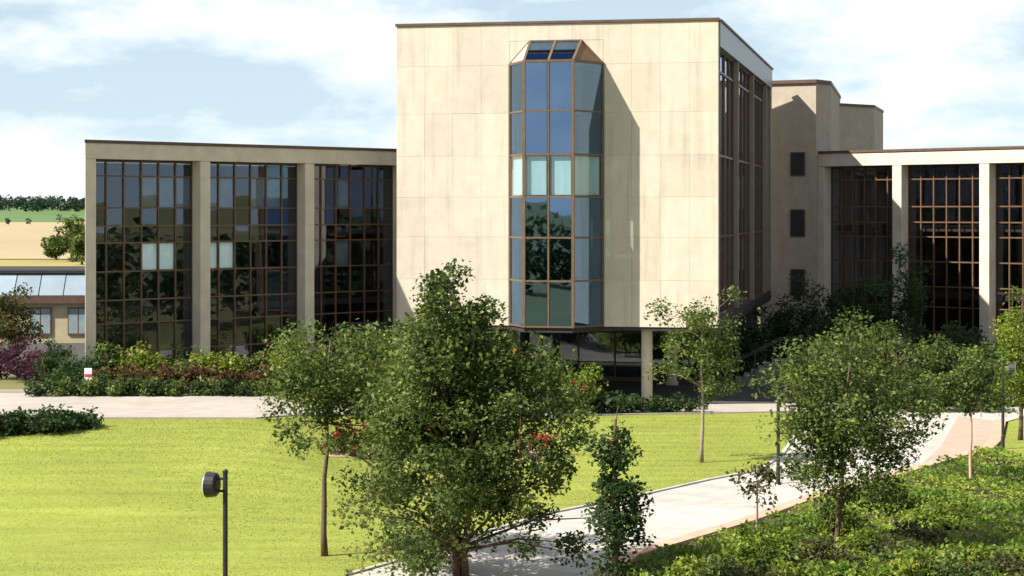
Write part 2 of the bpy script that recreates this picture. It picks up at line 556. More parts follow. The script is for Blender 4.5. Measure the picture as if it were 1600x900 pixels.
# ------------------------------------------------------------------ leaves
def leaves(name, pts, size, m, parent=None, tint=None, rng=RNG, up=0.35, aspect=0.32, loc=None, sjit=0.5):
    n = len(pts)
    pts = np.asarray(pts, dtype=np.float64)
    d = rng.normal(size=(n, 3)); d[:, 2] *= 0.7
    d /= np.linalg.norm(d, axis=1, keepdims=True)
    nr = rng.normal(size=(n, 3)); nr[:, 2] += up*3
    sd_ = np.cross(d, nr); sd_ /= np.linalg.norm(sd_, axis=1, keepdims=True)+1e-9
    nn = np.cross(sd_, d)
    s = (size*(1+sjit*rng.uniform(-1, 1, n)))[:, None]
    v = np.empty((n, 4, 3))
    v[:, 0] = pts-d*s*0.5
    v[:, 1] = pts+sd_*s*aspect+nn*s*0.1
    v[:, 2] = pts+d*s*0.5-nn*s*0.06
    v[:, 3] = pts-sd_*s*aspect+nn*s*0.1
    me = bpy.data.meshes.new(name)
    me.vertices.add(n*4); me.loops.add(n*4); me.polygons.add(n)
    me.vertices.foreach_set('co', v.astype(np.float32).ravel())
    me.loops.foreach_set('vertex_index', np.arange(n*4, dtype=np.int32))
    me.polygons.foreach_set('loop_start', np.arange(0, n*4, 4, dtype=np.int32))
    me.polygons.foreach_set('loop_total', np.full(n, 4, dtype=np.int32))
    me.update(calc_edges=True)
    a = me.attributes.new('tint', 'FLOAT', 'FACE')
    if tint is None: tint = rng.uniform(0, 1, n)
    a.data.foreach_set('value', np.clip(tint, 0, 1).astype(np.float32))
    return link(name, me, m, parent, loc=loc)

def crown_pts(rng, rad, nc, lpc, sig, bottom=0.0, lump=0.22, prof=None):
    """leaf positions around clumps spread through an uneven ellipsoid (centred on 0)"""
    rx, ry, rz = rad
    ph = rng.uniform(0, 6.28, 6)
    cl = []
    while len(cl) < nc:
        d = rng.normal(size=3); d /= np.linalg.norm(d)
        r = rng.uniform(0, 1)**(1/2.4)
        k = 1+lump*(math.sin(3*math.atan2(d[1], d[0])+ph[0])+math.sin(4*d[2]+ph[1])+math.sin(5*d[0]+ph[2]))/1.7
        p = d*r*k
        if p[2] < -1+bottom: continue
        if prof is not None:
            f = prof(p[2]); p[0] *= f; p[1] *= f
        cl.append(p*np.array([rx, ry, rz]))
    cl = np.array(cl)
    n = rng.poisson(lpc, nc)+4
    idx = np.repeat(np.arange(nc), n)
    sg = sig*rng.uniform(0.65, 1.35, nc)
    off = rng.normal(size=(len(idx), 3))
    off /= np.linalg.norm(off, axis=1, keepdims=True)
    off *= (rng.uniform(0, 1, len(idx))**0.5*1.75*sg[idx])[:, None]*np.array([1, 1, 0.75])
    tint = (rng.uniform(0.05, 0.75, nc)[idx]+rng.normal(0, 0.2, len(idx)))
    return cl, cl[idx]+off, tint

def tree(name, label, loc, H, rad, cz, trunk_r, nc, lpc, leaf, m, seed, cat='tree', group=None, bark=None, sig=0.3,
         stems=1, lump=0.22, bottom=0.0, prof=None, off=(0, 0), trunk='trunk', crown='crown', flowers=None, limbs=14):
    rng = np.random.default_rng(seed)
    root = empty(name, loc)
    tag(root, label, cat, group)
    cl, lp, tint = crown_pts(rng, rad, nc, lpc, sig, bottom, lump, prof)
    c0 = np.array([off[0], off[1], cz])
    cl = cl+c0; lp = lp+c0
    keep = lp[:, 2] > 0.06
    lp = lp[keep]; tint = tint[keep]
    mb = MB()
    top = cz+rad[2]*0.75
    bases = []
    for s in range(stems):
        a = rng.uniform(0, 6.28)
        sp = 0.0 if stems == 1 else 0.10+0.1*rad[0]
        b0 = Vector((math.cos(a)*sp*0.4, math.sin(a)*sp*0.4, -0.05))
        tx = off[0]+math.cos(a)*sp*2.2*(stems > 1); ty = off[1]+math.sin(a)*sp*2.2*(stems > 1)
        pts, rr = [], []
        K = 8
        for k in range(K+1):
            t = k/K
            pts.append(Vector((b0.x+(tx-b0.x)*t+rng.normal(0, 0.02*H*0.25), b0.y+(ty-b0.y)*t+rng.normal(0, 0.02*H*0.25), -0.05+(top+0.05)*t)))
            rr.append(trunk_r*(1.25 if k == 0 else 1.0)*(1-0.82*t)+0.006)
        mb.tube(pts, rr, 8)
        bases.append((pts, rr))
    clear = max(0.12*top, cz-rad[2]*0.9)
    order = np.argsort(-np.linalg.norm((cl-c0)/np.array(rad), axis=1))
    lim = []
    for q, ci in enumerate(order[:limbs*5]):
        p = Vector(cl[ci])
        if q < limbs or not lim:
            pts, rr = bases[q % len(bases)]
            zt = max(clear, p.z-0.55*math.hypot(p.x-off[0], p.y-off[1])-0.2)
            k = min(len(pts)-2, max(1, math.ceil(zt/(top+0.01)*8)))
            b = pts[k]; r0 = rr[k]*0.55
        else:
            b = min((v for l in lim for v in l), key=lambda v: (v-p).length+max(0, v.z-p.z)*2)
            r0 = trunk_r*0.16
        mid = b*0.5+p*0.5+Vector((0, 0, 0.08*(p-b).length))
        mb.tube([b, mid, p], [r0, r0*0.6, 0.006], 5)
        lim.append([mid, b*0.25+p*0.75])
    mb.build(trunk, bark or M['bark'], root, smooth=True)
    leaves(crown, lp, leaf, m, root, tint, rng)
    if flowers:
        fm, nf = flowers
        sel = rng.choice(len(cl), min(nf, len(cl)), replace=False)
        for c in cl[sel]:
            c = c+np.array([0, -0.2, 0.16])
            leaves('flower', c+rng.normal(size=(14, 3))*0.045, 0.11, fm, root, rng=rng)
    return root

# ------------------------------------------------------------------ office tower
TH = math.atan2(2.8, 13.54)
def build_tower():
    root = empty('office_tower', (1.81, 84.0, 0), -TH)
    tag(root, 'cream stone office tower raised on columns with tall glazed bay window', 'building')
    HW, D, ZB, ZT = 6.92, 30.0, 3.24, 16.2
    wall = MB()
    wall.box(-HW+.02, -1.97, .055, .6, ZB, 16.03).box(2.09, HW-.02, .055, .6, ZB, 16.03).box(-1.97, 2.09, .055, .6, 15.3, 16.03)
    wall.build('front_wall', M['stone'], root)
    rows = [ZB, 5.2, 7.0, 8.7, 10.46, 12.27, 14.31, 16.04]
    g = 0.003
    for (xa, xb) in ((-HW, -1.95), (2.07, HW)):
        n = 4; wd = (xb-xa)/n
        for i in range(n):
            for j in range(7):
                h = rows[j+1]-rows[j]
                piece('stone_slab', (wd-2*g, 0.05, h-2*g), M['stone'], root,
                      (xa+(i+.5)*wd, 0.025+random.uniform(-.004, .004), (rows[j]+rows[j+1])/2), 0, 0.0015)
    wd = (2.07+1.95)/3
    for i in range(3):
        piece('stone_slab', (wd-2*g, 0.05, 16.04-15.33-2*g), M['stone'], root, (-1.95+(i+.5)*wd, 0.026, (16.04+15.33)/2), 0)
    for tri in (((-1.94, 14.31), (-1.06, 15.32), (-1.94, 15.32)), ((2.06, 14.31), (2.06, 15.32), (1.16, 15.32))):
        mb = MB(); i = 0
        mb.v = [(x, 0.0, z) for x, z in tri]+[(x, 0.3, z) for x, z in tri]
        mb.f = [(0, 1, 2), (5, 4, 3), (0, 3, 4, 1), (1, 4, 5, 2), (2, 5, 3, 0)]
        mb.build('stone_slab', M['stone'], root)
    MB().box(-HW-.05, HW+.05, -.06, .7, 16.05, 16.16).build('coping', M['coping'], root)
    MB().box(-HW+.3, HW-.3, .65, D-.3, 15.7, 16.0).build('roof', M['dark'], root)
    MB().box(-HW+.05, HW-.05, .05, D-.05, ZB-.16, ZB-.003).build('soffit', M['dark'], root)
    MB().box(-HW, HW, D-.3, D, ZB, 16.0).build('rear_wall', M['stone'], root)
    for z in (ZB, 6.85, 10.36, 13.95):
        mb = MB().box(-HW+.45, HW-.45, .62, D-.35, z, z+.3)
        if z > 4: mb.prism([(-1.8, .62), (-.92, -1.6), (1.03, -1.6), (1.93, .62)], z+.02, z+.28)
        mb.build('floor_slab', M['floor_in'], root)
    MB().box(-2.6, 2.6, 5.0, 28, ZB+.3, 15.6).build('core', M['interior'], root)
    # long glazed sides
    for s in (1, -1):
        X = lambda a: s*a
        def bx(mb, a0, a1, *r):
            return mb.box(min(X(a0), X(a1)), max(X(a0), X(a1)), *r)
        bx(MB(), HW-.3, HW+.03, .605, D, 15.02, 16.06).build('fascia', M['fascia'], root)
        bx(MB(), HW-.35, HW+.10, .72, D+.05, 16.07, 16.155).build('coping', M['coping'], root)
        bx(MB(), HW-.3, HW-.01, .605, D-.31, ZB+.003, 3.62).build('sill_beam', M['dark'], root)
        ys = [.75, 9.4, 18.0, 26.4, 29.4]
        for y in ys[1:]:
            bx(MB(), HW-.45, HW-.005, y-.2, y+.2, 3.63, 15.0).build('pier', M['pier'], root)
        zs = [3.63, 7.0, 10.5, 14.1, 15.01]
        for k in range(4):
            ya = ys[k]+.2 if k else .62
            yb = ys[k+1]-.2
            n = max(1, round((yb-ya)/2.1)); wdt = (yb-ya)/n
            fr = MB()
            for i in range(n+1):
                y = ya+i*wdt
                bx(fr, HW-.36, HW-.20, y-.035, y+.035, 3.64, 15.0)
            for z in zs:
                bx(fr, HW-.35, HW-.21, ya, yb, z-.05, z+.05)
            wn = fr.build('window', M['bronze'], root)
            for i in range(n):
                for j in range(4):
                    piece('pane', (wdt-.07, .02, zs[j+1]-zs[j]-.1), M['glass'], wn,
                          (X(HW-.28), ya+(i+.5)*wdt, (zs[j]+zs[j+1])/2), R(90), 0.003)
    # bay window
    P = [(-1.93, 0.0), (-.98, -1.74), (.055, -1.74), (1.09, -1.74), (2.06, 0.0)]
    zr = [3.3, 5.2, 7.0, 8.7, 10.46, 12.27, 14.31]
    fr = MB()
    for k, (x, y) in enumerate(P):
        wd = .075 if k == 2 else .12
        fr.box(x-wd/2, x+wd/2, y-wd/2, y+wd/2+(.1 if k in (0, 4) else 0), 3.26, 14.36)
    for a, b in zip(P[:-1], P[1:]):
        for z in zr:
            fr.bar((a[0], a[1], z), (b[0], b[1], z), .085, .075)
    fr.build('bay_window', M['bronze_light'], root)
    bay = [c for c in root.children if c.name.startswith('bay_window')][0]
    for a, b in zip(P[:-1], P[1:]):
        a = Vector(a); b = Vector(b)
        ln = (b-a).length; c = (a+b)/2; ang = math.atan2(b.y-a.y, b.x-a.x)
        nin = Vector((-(b-a).y, (b-a).x)).normalized()
        for j in range(6):
            piece('pane', (ln-.12, .02, zr[j+1]-zr[j]-.08), M['glass_c' if j == 3 else 'glass_t'], bay, (c.x, c.y, (zr[j]+zr[j+1])/2), ang, 0.004)
            if j == 3:
                cc = c+nin*.12
                piece('blind', (ln-.22, .02, zr[j+1]-zr[j]-.16), M['blind_blue'], bay, (cc.x, cc.y, (zr[j]+zr[j+1])/2), ang)
    fr2 = MB()
    A = Vector((-1.93, 0, 14.34)); B = Vector((-.98, -1.74, 14.34)); C = Vector((1.09, -1.74, 14.34)); Dd = Vector((2.06, 0, 14.34))
    E = Vector((-1.05, -.02, 15.3)); G = Vector((1.15, -.02, 15.3)); mB = (B+C)/2; mE = (E+G)/2
    for p, q in ((B, E), (C, G), (mB, mE), (E, G), (B, C), (A, B), (C, Dd), (A, E), (Dd, G)):
        fr2.bar(p, q, .1, .1)
    sk = fr2.build('skylight', M['bronze_light'], root)
    for q in ((B, mB, mE, E), (mB, C, G, mE)):
        nrm = (q[1]-q[0]).cross(q[3]-q[0]).normalized()*.01
        mb = MB(); mb.v = [tuple(p+nrm) for p in q]+[tuple(p-nrm) for p in q]
        mb.f = [(0, 1, 2, 3), (7, 6, 5, 4), (0, 4, 5, 1), (1, 5, 6, 2), (2, 6, 7, 3), (3, 7, 4, 0)]
        mb.build('pane', M['glass_t'], sk)
    for q, m_ in (((A, B, E), M['stone2']), ((C, Dd, G), M['bronze'])):
        nrm = (q[1]-q[0]).cross(q[2]-q[0]).normalized()*.02
        mb = MB(); mb.v = [tuple(p+nrm) for p in q]+[tuple(p-nrm) for p in q]
        mb.f = [(0, 1, 2), (5, 4, 3), (0, 3, 4, 1), (1, 4, 5, 2), (2, 5, 3, 0)]
        mb.build('hip_panel', m_, sk)
    MB().prism([(-1.9, .02), (-.97, -1.70), (1.08, -1.70), (2.03, .02)], 3.06, 3.25).build('bay_sill', M['dark'], root)
    # undercroft
    for y in (.95, 9.5, 18.5):
        for x in (-3.8, 3.8):
            mb = MB()
            n = 12
            mb.tube([(x, y, 0), (x, y, .18), (x, y, .18), (x, y, 3.07)], [.30, .30, .24, .24], 16)
            mb.build('column', M['stone2'], root, smooth=False)
    lb = MB()
    for i in range(8):
        x = -6.2+i*12.4/7
        lb.box(x-.04, x+.04, 11.0, 11.12, 0, 3.06)
    lb.box(-6.2, 6.2, 11.0, 11.12, 2.3, 2.38).box(-6.2, 6.2, 11.0, 11.12, 0, .2)
    lob = lb.build('lobby_front', M['bronze'], root)
    for i in range(7):
        piece('pane', (12.4/7-.1, .02, 2.1), M['glass'], lob, (-6.2+(i+.5)*12.4/7, 11.06, 1.25), 0, .002)
        piece('pane', (12.4/7-.1, .02, .66), M['glass'], lob, (-6.2+(i+.5)*12.4/7, 11.06, 2.72), 0, .002)
    MB().box(-6.2, 6.2, 15, 29, 0.01, 3.06).build('core', M['interior'], root)
    return root
build_tower()

# ------------------------------------------------------------------ low glazed wings
ROWS = [.3, 1.55, 2.9, 4.0, 5.35, 6.7, 7.5, 8.35, 9.85, 10.55]
def build_wing(p0, ang, nb, label, depth, end_left=None, backings=(), sc=1.0, B=6.5, cx=.3):
    root = empty('office_wing', (p0[0], p0[1], p0[2]), ang)
    root.scale = (sc, sc, sc)
    tag(root, label, 'building')
    W = B*nb
    ZF, ZT = 10.62, 11.5
    sh = end_left or 0.0         # skew of the left end wall
    MB().prism([(-.02, -.02), (W+.55, -.02), (W+.55, .5), (-.02+sh*.52, .5)], ZF, ZT-.14).build('fascia', M['stone2'], root, bevel=.02)
    MB().prism([(-.08, -.08), (W+.6, -.08), (W+.6, .6), (-.08+sh*.68, .6)], ZT-.137, ZT).build('coping', M['coping'], root)
    xs = [B*i for i in range(nb+1)]
    for x in xs:
        if x > W+.1: continue
        x0 = x if x == 0 else x-cx
        if x == 0:
            MB().prism([(0, 0), (.6, 0), (.6+max(0, sh-.6)*.78, .78), (sh*.78, .78)], 0, ZF-.003).build('column', M['stone2'], root, bevel=.02)
        else:
            MB().box(x0, x0+.6, 0.0, .78, 0, ZF-.003).build('column', M['stone2'], root, bevel=.02)
    # shell
    MB().prism([(.1+sh*.6, .6), (W, .6), (W, depth), (.1+sh*depth, depth)], 10.72, 11.3).build('roof', M['dark'], root)
    MB().prism([(W-.05, depth-.3), (W-.05, depth), (sh*depth+.2, depth), (sh*depth+.2, depth-.3)], 0, 10.7).build('rear_wall', M['interior'], root)
    MB().prism([(.04+sh*.79, .79), (.4+sh*.79, .79), (.4+sh*(depth-.31), depth-.31), (.04+sh*(depth-.31), depth-.31)], 0, 10.71).build('end_wall', M['stone2'], root)
    MB().box(W-.04, W+.3, .8, depth, 0, 10.71).build('end_wall', M['interior'], root)
    for z in (0.02, 3.35, 7.0):
        MB().prism([(.65+sh, 1.0), (W-.1, 1.0), (W-.1, depth-.4), (.8+sh*depth, depth-.4)], z, z+.3).build('floor_slab', M['floor_in'], root)
    MB().prism([(1+sh*5, 6.0), (W-.2, 6.0), (W-.2, 6.15), (1+sh*5, 6.15)], .35, 10.6).build('partition', M['interior'], root)
    nc = 6
    for b in range(nb):
        xa = xs[b]+(.6 if b == 0 else .6-cx)
        xb = xs[b+1]-cx
        wd = (xb-xa)/nc
        yg = .72
        fr = MB()
        for i in range(nc+1):
            x = xa+i*wd
            hw = .035
            fr.box(max(xa, x-hw), min(xb, x+hw), yg-.07, yg+.05, .05, ZF-.004)
        for z in ROWS:
            fr.box(xa, xb, yg-.065, yg+.045, z-.035, z+.035)
        fr.box(xa, xb, yg-.06, yg+.05, .02, ROWS[0])
        wn = fr.build('window', M['bronze'], root)
        for i in range(nc):
            for j in range(len(ROWS)-1):
                cl_ = any(bb == b and i0 <= i < i0+n_ and j == jj and mm == 'blind' for bb, i0, n_, jj, mm in backings)
                piece('pane', (wd-.07, .018, ROWS[j+1]-ROWS[j]-.07), M['glass_c' if cl_ else 'glass'], wn,
                      (xa+(i+.5)*wd, yg, (ROWS[j]+ROWS[j+1])/2), 0, .006)
        for (bb, i0, n, j, mm) in backings:
            if bb != b: continue
            for i in range(i0, i0+n):
                piece('blind', (wd-.1, .02, ROWS[j+1]-ROWS[j]-.1), M[mm], wn,
                      (xa+(i+.5)*wd, yg+.07, (ROWS[j]+ROWS[j+1])/2), 0)
    return root

# left wing: facade turned to the right, its far end behind the tower
PL = at(133, 77)
AL = R(45)
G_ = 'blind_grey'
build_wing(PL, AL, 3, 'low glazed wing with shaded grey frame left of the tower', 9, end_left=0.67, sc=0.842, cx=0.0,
           backings=((0, 3, 2, 4, 'blind'), (1, 0, 2, 4, 'blind'), (0, 3, 3, 7, G_), (1, 0, 2, 7, G_), (1, 3, 2, 7, G_), (2, 2, 1, 7, G_), (2, 2, 1, 4, G_)))
# right wing
PR = at(1274, 112.6)
build_wing(PR, R(-45), 5, 'low glazed wing with cream frame right of the tower, half in shadow', 12, B=5.47)

# ------------------------------------------------------------------ stair tower behind
def build_stair():
    p = [at(1188, 113.6), at(1275, 112.2), at(1298, 113.6), at(1313, 128), at(1200, 131)]
    root = empty('stair_tower', (p[0].x, p[0].y, 0))
    tag(root, 'cream stone stair tower with narrow slot windows behind the main tower', 'building')
    q = [(v.x-p[0].x, v.y-p[0].y) for v in p]
    Z = 15.55
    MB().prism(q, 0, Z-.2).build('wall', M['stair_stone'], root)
    c = (sum(a for a, _ in q)/5, sum(b for _, b in q)/5)
    MB().prism([(c[0]+(a-c[0])*1.02, c[1]+(b-c[1])*1.02) for a, b in q], Z-.197, Z).build('coping', M['coping'], root)
    a = Vector(q[0]); b = Vector(q[1]); d = (b-a).normalized(); ang = math.atan2(d.y, d.x)
    n = Vector((d.y, -d.x))
    for py0, py1 in ((238, 275), (327, 370), (420, 462)):
        z0 = CH+(HY-py1)*113/F; z1 = CH+(HY-py0)*113/F
        u = (b-a).length*(1247-1188)/(1275-1188)
        cpt = a+d*u
        f = cpt+n*.02
        wn = piece('window', (.86, .10, z1-z0), M['bronze'], root, (f.x, f.y, (z0+z1)/2), ang)
        pn = piece('pane', (.72, .012, z1-z0-.14), M['black'], wn, (0, -.058, 0), 0)
    r0 = [at(1306, 126.5), at(1366, 129.0), at(1380, 136), at(1306, 136)]
    rq = [(v.x-p[0].x, v.y-p[0].y) for v in r0]
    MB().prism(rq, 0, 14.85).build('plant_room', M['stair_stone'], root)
    c = (sum(a for a, _ in rq)/4, sum(b for _, b in rq)/4)
    MB().prism([(c[0]+(a-c[0])*1.03, c[1]+(b-c[1])*1.03) for a, b in rq], 14.853, 15.0).build('coping', M['coping'], root)
build_stair()

# low building at the far left
def build_low():
    root = empty('low_building', (-44, 121, 0), R(2))
    tag(root, 'low flat roofed building with pale panel band at the far left', 'building')
    Wd = 24
    MB().box(0, Wd, .25, 10, 0, 2.45).build('wall', M['render'], root)
    MB().box(0, Wd, 1.3, 10, 2.453, 4.25).build('upper_wall', M['dark'], root)
    MB().box(-.3, Wd+.2, .95, 10.2, 4.26, 4.45).build('roof', M['dark'], root)
    for i in range(16):
        o = piece('glazing_panel', (1.44, 1.62, .05), M['panel'], root, (.75+i*1.5, .55, 3.55), 0, .004)
        o.rotation_euler.x += R(50)  # slope added so the band catches the sky
    MB().box(-.1, Wd+.1, -.15, .24, 2.46, 2.9).build('gutter_beam', M['coping'], root)
    for i in range(10):
        x = 1.3+i*2.3
        wn = piece('window', (1.3, .12, 1.7), M['bronze'], root, (x, .22, 1.35))
        piece('pane', (.54, .012, 1.5), M['blind_grey'], wn, (-.31, -.066, 0))
        piece('pane', (.54, .012, 1.5), M['blind_grey'], wn, (.31, -.066, 0))
build_low()

# outdoor stair in the shaded court
def build_steps():
    root = empty('outdoor_stair', at(1140, 92), R(-8))
    tag(root, 'concrete outdoor stair with sloping handrail in the shaded court', 'stair')
    for i in range(7):
        piece('step', (.32, 1.6, .17*(i+1)), M['stair_conc'], root, (.16+i*.322, .8, .17*(i+1)/2))
    MB().box(2.26, 4.2, 0, 1.6, 0, 1.19).build('landing', M['stair_conc'], root)
    for y in (-.04, 1.64):
        mb = MB().bar((0, y, .95), (2.3, y, 2.15), .06).bar((2.3, y, 2.15), (4.2, y, 2.15), .06)
        for x, z0, z1 in ((.05, 0, .97), (1.15, .0, 1.55), (2.3, 0, 2.15), (4.15, 0, 2.15)):
            mb.bar((x, y, z0), (x, y, z1), .05)
        mb.build('handrail', M['black'], root)
build_steps()

# ------------------------------------------------------------------ lamps and small furniture
def lamp_post(loc, rz, label, head_m, H=3.0):
    root = empty('lamp_post', loc, rz)
    tag(root, label, 'lamp post', 'lamp posts along the path')
    MB().tube([(0, 0, 0), (0, 0, .06), (0, 0, .06), (0, 0, .5), (0, 0, .52), (0, 0, H)], [.11, .11, .065, .065, .052, .048], 12).build('post', M['black'], root)
    MB().tube([(0, 0, H-.003), (0, 0, H+.05), (0, 0, H+.05), (0, 0, H+.08)], [.058, .058, .045, .02], 12).build('cap', M['black'], root)
    a = MB().bar((-.04, 0, H-.12), (-.17, 0, H-.12), .05, .05).bar((-.04, 0, H-.36), (-.17, 0, H-.36), .05, .05)
    a.build('bracket', M['black'], root)
    h = MB()
    h.tube([(-.15, 0, H-.24), (-.17, 0, H-.24), (-.19, 0, H-.24), (-.36, 0, H-.24), (-.38, 0, H-.24)], [.12, .21, .235, .255, .255], 20)
    hd = h.build('lamp_head', head_m, root)
    MB().tube([(-.381, 0, H-.24), (-.405, 0, H-.24), (-.42, 0, H-.24)], [.235, .22, .15], 20).build('lens', M['lens'], hd, smooth=True)
    return root
lamp_post(at(352, 39.2), R(-12), 'black lamp post with drum head standing on the lawn at left', M['black'], 2.93)
lamp_post(gp(1567, 704), R(165), 'dark lamp post at the right edge beside the path bend', M['black'], 3.0)
lamp_post(gp(1216, 757), R(200), 'black lamp post on the path edge left of the leafy path tree', M['black'], 2.95)

r = empty('bollard', gp(362, 606)); tag(r, 'slim dark bollard among the hedge shrubs left of the small tree', 'bollard')
MB().tube([(0, 0, 0), (0, 0, 1.45)], [.07, .06], 10).build('post', M['black'], r)
MB().tube([(0, 0, 1.453), (0, 0, 1.6), (0, 0, 1.66)], [.09, .09, .03], 10).build('cap', M['black'], r)

r = empty('marker_sign', gp(138, 617)); tag(r, 'small white marker sign with red band by the road at left', 'sign')
MB().tube([(0, .05, 0), (0, .05, .95)], [.04, .04], 8).build('post', M['white'], r)
b_ = MB().box(-.14, .14, -.03, .03, .45, 1.0).build('sign_plate', M['white'], r, bevel=.01)
MB().box(-.13, .13, -.04, -.033, .68, .79).build('red_band', M['red'], b_)

# ------------------------------------------------------------------ trees
tree('young_tree', 'young tree with bare slim trunk on the lawn left of centre', gp(505, 872), 6, (1.7, 1.55, 1.5), 3.95, .07,
     78, 115, .10, M['leaf'], 11, sig=.30, off=(.15, 0), lump=.3)
tree('broad_tree', 'broad bushy dark green tree filling the centre foreground', at(722, 43.5), 7, (2.4, 2.25, 3.3), 3.42, .075,
     300, 165, .105, M['leaf'], 24, sig=.31, stems=3, lump=.26, bottom=.02, limbs=24,
     prof=lambda z: (1.0+.8*max(0, -z-.3)) if z < .1 else max(.25, 1-.62*(z-.1)))
tree('court_tree', 'small round tree with pale trunk in front of the tower base', gp(1097, 725), 5.3, (1.4, 1.3, 1.55), 3.75, .06,
     60, 105, .105, M['leaf'], 13, sig=.27, bark=M['bark_pale'], lump=.3)
tree('column_tree', 'narrow columnar dark tree beside the path in the foreground', at(962, 39.5), 5, (.48, .45, 2.35), 2.2, .11,
     60, 75, .10, M['leaf_dark'], 14, sig=.18, lump=.3)
tree('path_tree', 'airy leafy tree over the path right of centre', gp(1305, 872), 5.2, (1.95, 1.7, 2.25), 2.85, .065,
     135, 125, .10, M['leaf'], 15, sig=.30, off=(.35, 0), lump=.35)
tree('sapling', 'tiny sapling with pale stem at the path edge', gp(1183, 850), 2, (.55, .5, .5), 1.55, .035,
     12, 40, .11, M['leaf_olive'], 16, sig=.17, bark=M['bark_pale'])
tree('sapling', 'sapling with reddish stem in front of the pink path at right', gp(1517, 762), 4.1, (1.0, .95, 1.1), 3.0, .045,
     44, 85, .105, M['leaf'], 17, sig=.24, bark=M['kerb'])
tree('edge_tree', 'pale green tree cut by the right edge of the photo', gp(1596, 690), 5.8, (1.15, 1.1, 2.3), 3.3, .08,
     75, 110, .11, M['leaf_light'], 18, sig=.28, lump=.3)
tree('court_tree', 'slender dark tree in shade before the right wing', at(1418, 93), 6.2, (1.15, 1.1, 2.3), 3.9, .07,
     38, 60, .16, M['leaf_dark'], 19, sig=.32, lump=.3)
tree('court_tree', 'olive leaved tree before the low building at far left', at(18, 86), 3.6, (1.4, 1.2, 1.3), 2.3, .07,
     40, 70, .16, M['leaf_olive'], 20, sig=.32, lump=.3)
for i, (px, d, H, rx, lab) in enumerate(((112, 318, 7.2, 2.9, 'round green field tree nearest the wing corner'),
                                        (88, 330, 4.2, 2.2, 'lower green field tree left of the round one'),
                                        (128, 300, 5.6, 2.0, 'field tree half hidden behind the wing corner'))):
    tree('field_tree', lab, at(px, d), H, (rx, rx, H*.45), H*.55, .18, 45, 45, .5, M['leaf'], 30+i, sig=.55, group='field trees', lump=.3)

# ------------------------------------------------------------------ shrubs
def shrub(name, label, loc, h, rx, m, seed, group, leaf=.12, nc=26, lpc=55, sig=None, flowers=None):
    return tree(name, label, loc, h, (rx, rx*.85, h*.52), h*.5, .03, nc, lpc, leaf, m, seed, cat='shrub', group=group,
                sig=sig or .20*max(h, .8)**.5, stems=3, trunk='stems', crown='foliage', lump=.3, flowers=flowers, limbs=8, bottom=.1)

ORD = ('first second third fourth fifth sixth seventh eighth ninth tenth eleventh twelfth thirteenth fourteenth fifteenth sixteenth '
       'seventeenth eighteenth nineteenth twentieth').split()
ORD += ['twenty '+o for o in ORD[:9]]
rr = random.Random(5)
# hedge row in front of the left wing
n = 13
for i in range(n):
    px = 168+i*38+rr.uniform(-8, 8)
    shrub('hedge_shrub', '%s shrub from the left in the green hedge below the left wing' % ORD[i], at(px, 76.3-i*.02+rr.uniform(-.25, .25)), rr.uniform(1.4, 1.7), .8, M['leaf_light'] if i % 3 else M['leaf'],
          100+i, 'hedge shrubs below the left wing', leaf=.15, nc=22, lpc=50)
for i in range(9):
    px = 160+i*33+rr.uniform(-6, 6)
    shrub('brown_shrub', '%s reddish brown shrub from the left before the green hedge' % ORD[i], at(px, 75.0+rr.uniform(-.15, .15)), rr.uniform(.85, 1.1), .68,
          M['leaf_brown'], 130+i, 'reddish brown shrubs before the hedge', leaf=.14, nc=16, lpc=50)
for i in range(16):
    px = 70+i*23+rr.uniform(-6, 6)
    shrub('low_shrub', '%s low dark shrub from the left along the far road edge' % ORD[i], at(px, 74.1+rr.uniform(-.12, .12)), rr.uniform(.45, .68), .5,
          M['leaf'] if i % 2 else M['leaf_dark'], 150+i, 'low dark shrubs along the road', leaf=.13, nc=12, lpc=45)
for i, (px, d, h, rx) in enumerate(((6, 82, 1.6, 1.1), (38, 81, 1.45, .95), (62, 80, 1.1, .7))):
    shrub('plum_shrub', '%s plum purple shrub from the left edge of the photo' % ORD[i], at(px, d), h, rx, M['leaf_plum'], 170+i, 'plum shrubs at the left edge', leaf=.15, nc=22)
for i, (px, d, h) in enumerate(((78, 78, 1.25), (100, 78.6, 1.55), (114, 76.8, 1.1), (128, 76.2, 1.3), (148, 75.9, 1.4))):
    shrub('corner_shrub', '%s dark green shrub from the left by the left wing corner' % ORD[i], at(px, d), h, .9, M['leaf_dark'], 180+i, 'shrubs at the left wing corner', leaf=.12)
for i in range(9):
    px = -60+i*24
    shrub('lawn_edge_shrub', '%s low dark shrub from the left end of the lawn edge clump' % ORD[i], gp(px, 688-i*2.2+rr.uniform(-3, 3)), rr.uniform(.65, .95)-i*.03, .75, M['leaf_dark'], 190+i, 'dark shrubs on the lawn edge', leaf=.12, nc=16)
# before the tower
for i, (px, d, h, rx) in enumerate(((470, 73, 2.2, 1.0), (520, 74, 2.5, 1.1), (575, 75, 2.8, 1.3), (625, 77, 2.8, 1.2), (800, 79.5, 2.4, 1.2), (850, 79.5, 2.9, 1.1), (905, 79, 1.9, 1.0))):
    shrub('tall_shrub', '%s tall leafy shrub from the left before the tower base' % ORD[i], at(px, d), h, rx, M['leaf'] if i % 2 else M['leaf_light'], 210+i, 'tall shrubs before the tower', leaf=.15, nc=34,
          flowers=(M['petal'], 5) if i in (4, 6) else None)
for i in range(10):
    px = 870+i*23
    shrub('low_hedge', '%s low dark hedge shrub from the left before the undercroft' % ORD[i], at(px, 79.6+rr.uniform(-.1, .1)), rr.uniform(.5, .7), .6, M['leaf_dark'], 230+i, 'low hedge before the undercroft', leaf=.12, nc=12, lpc=45)
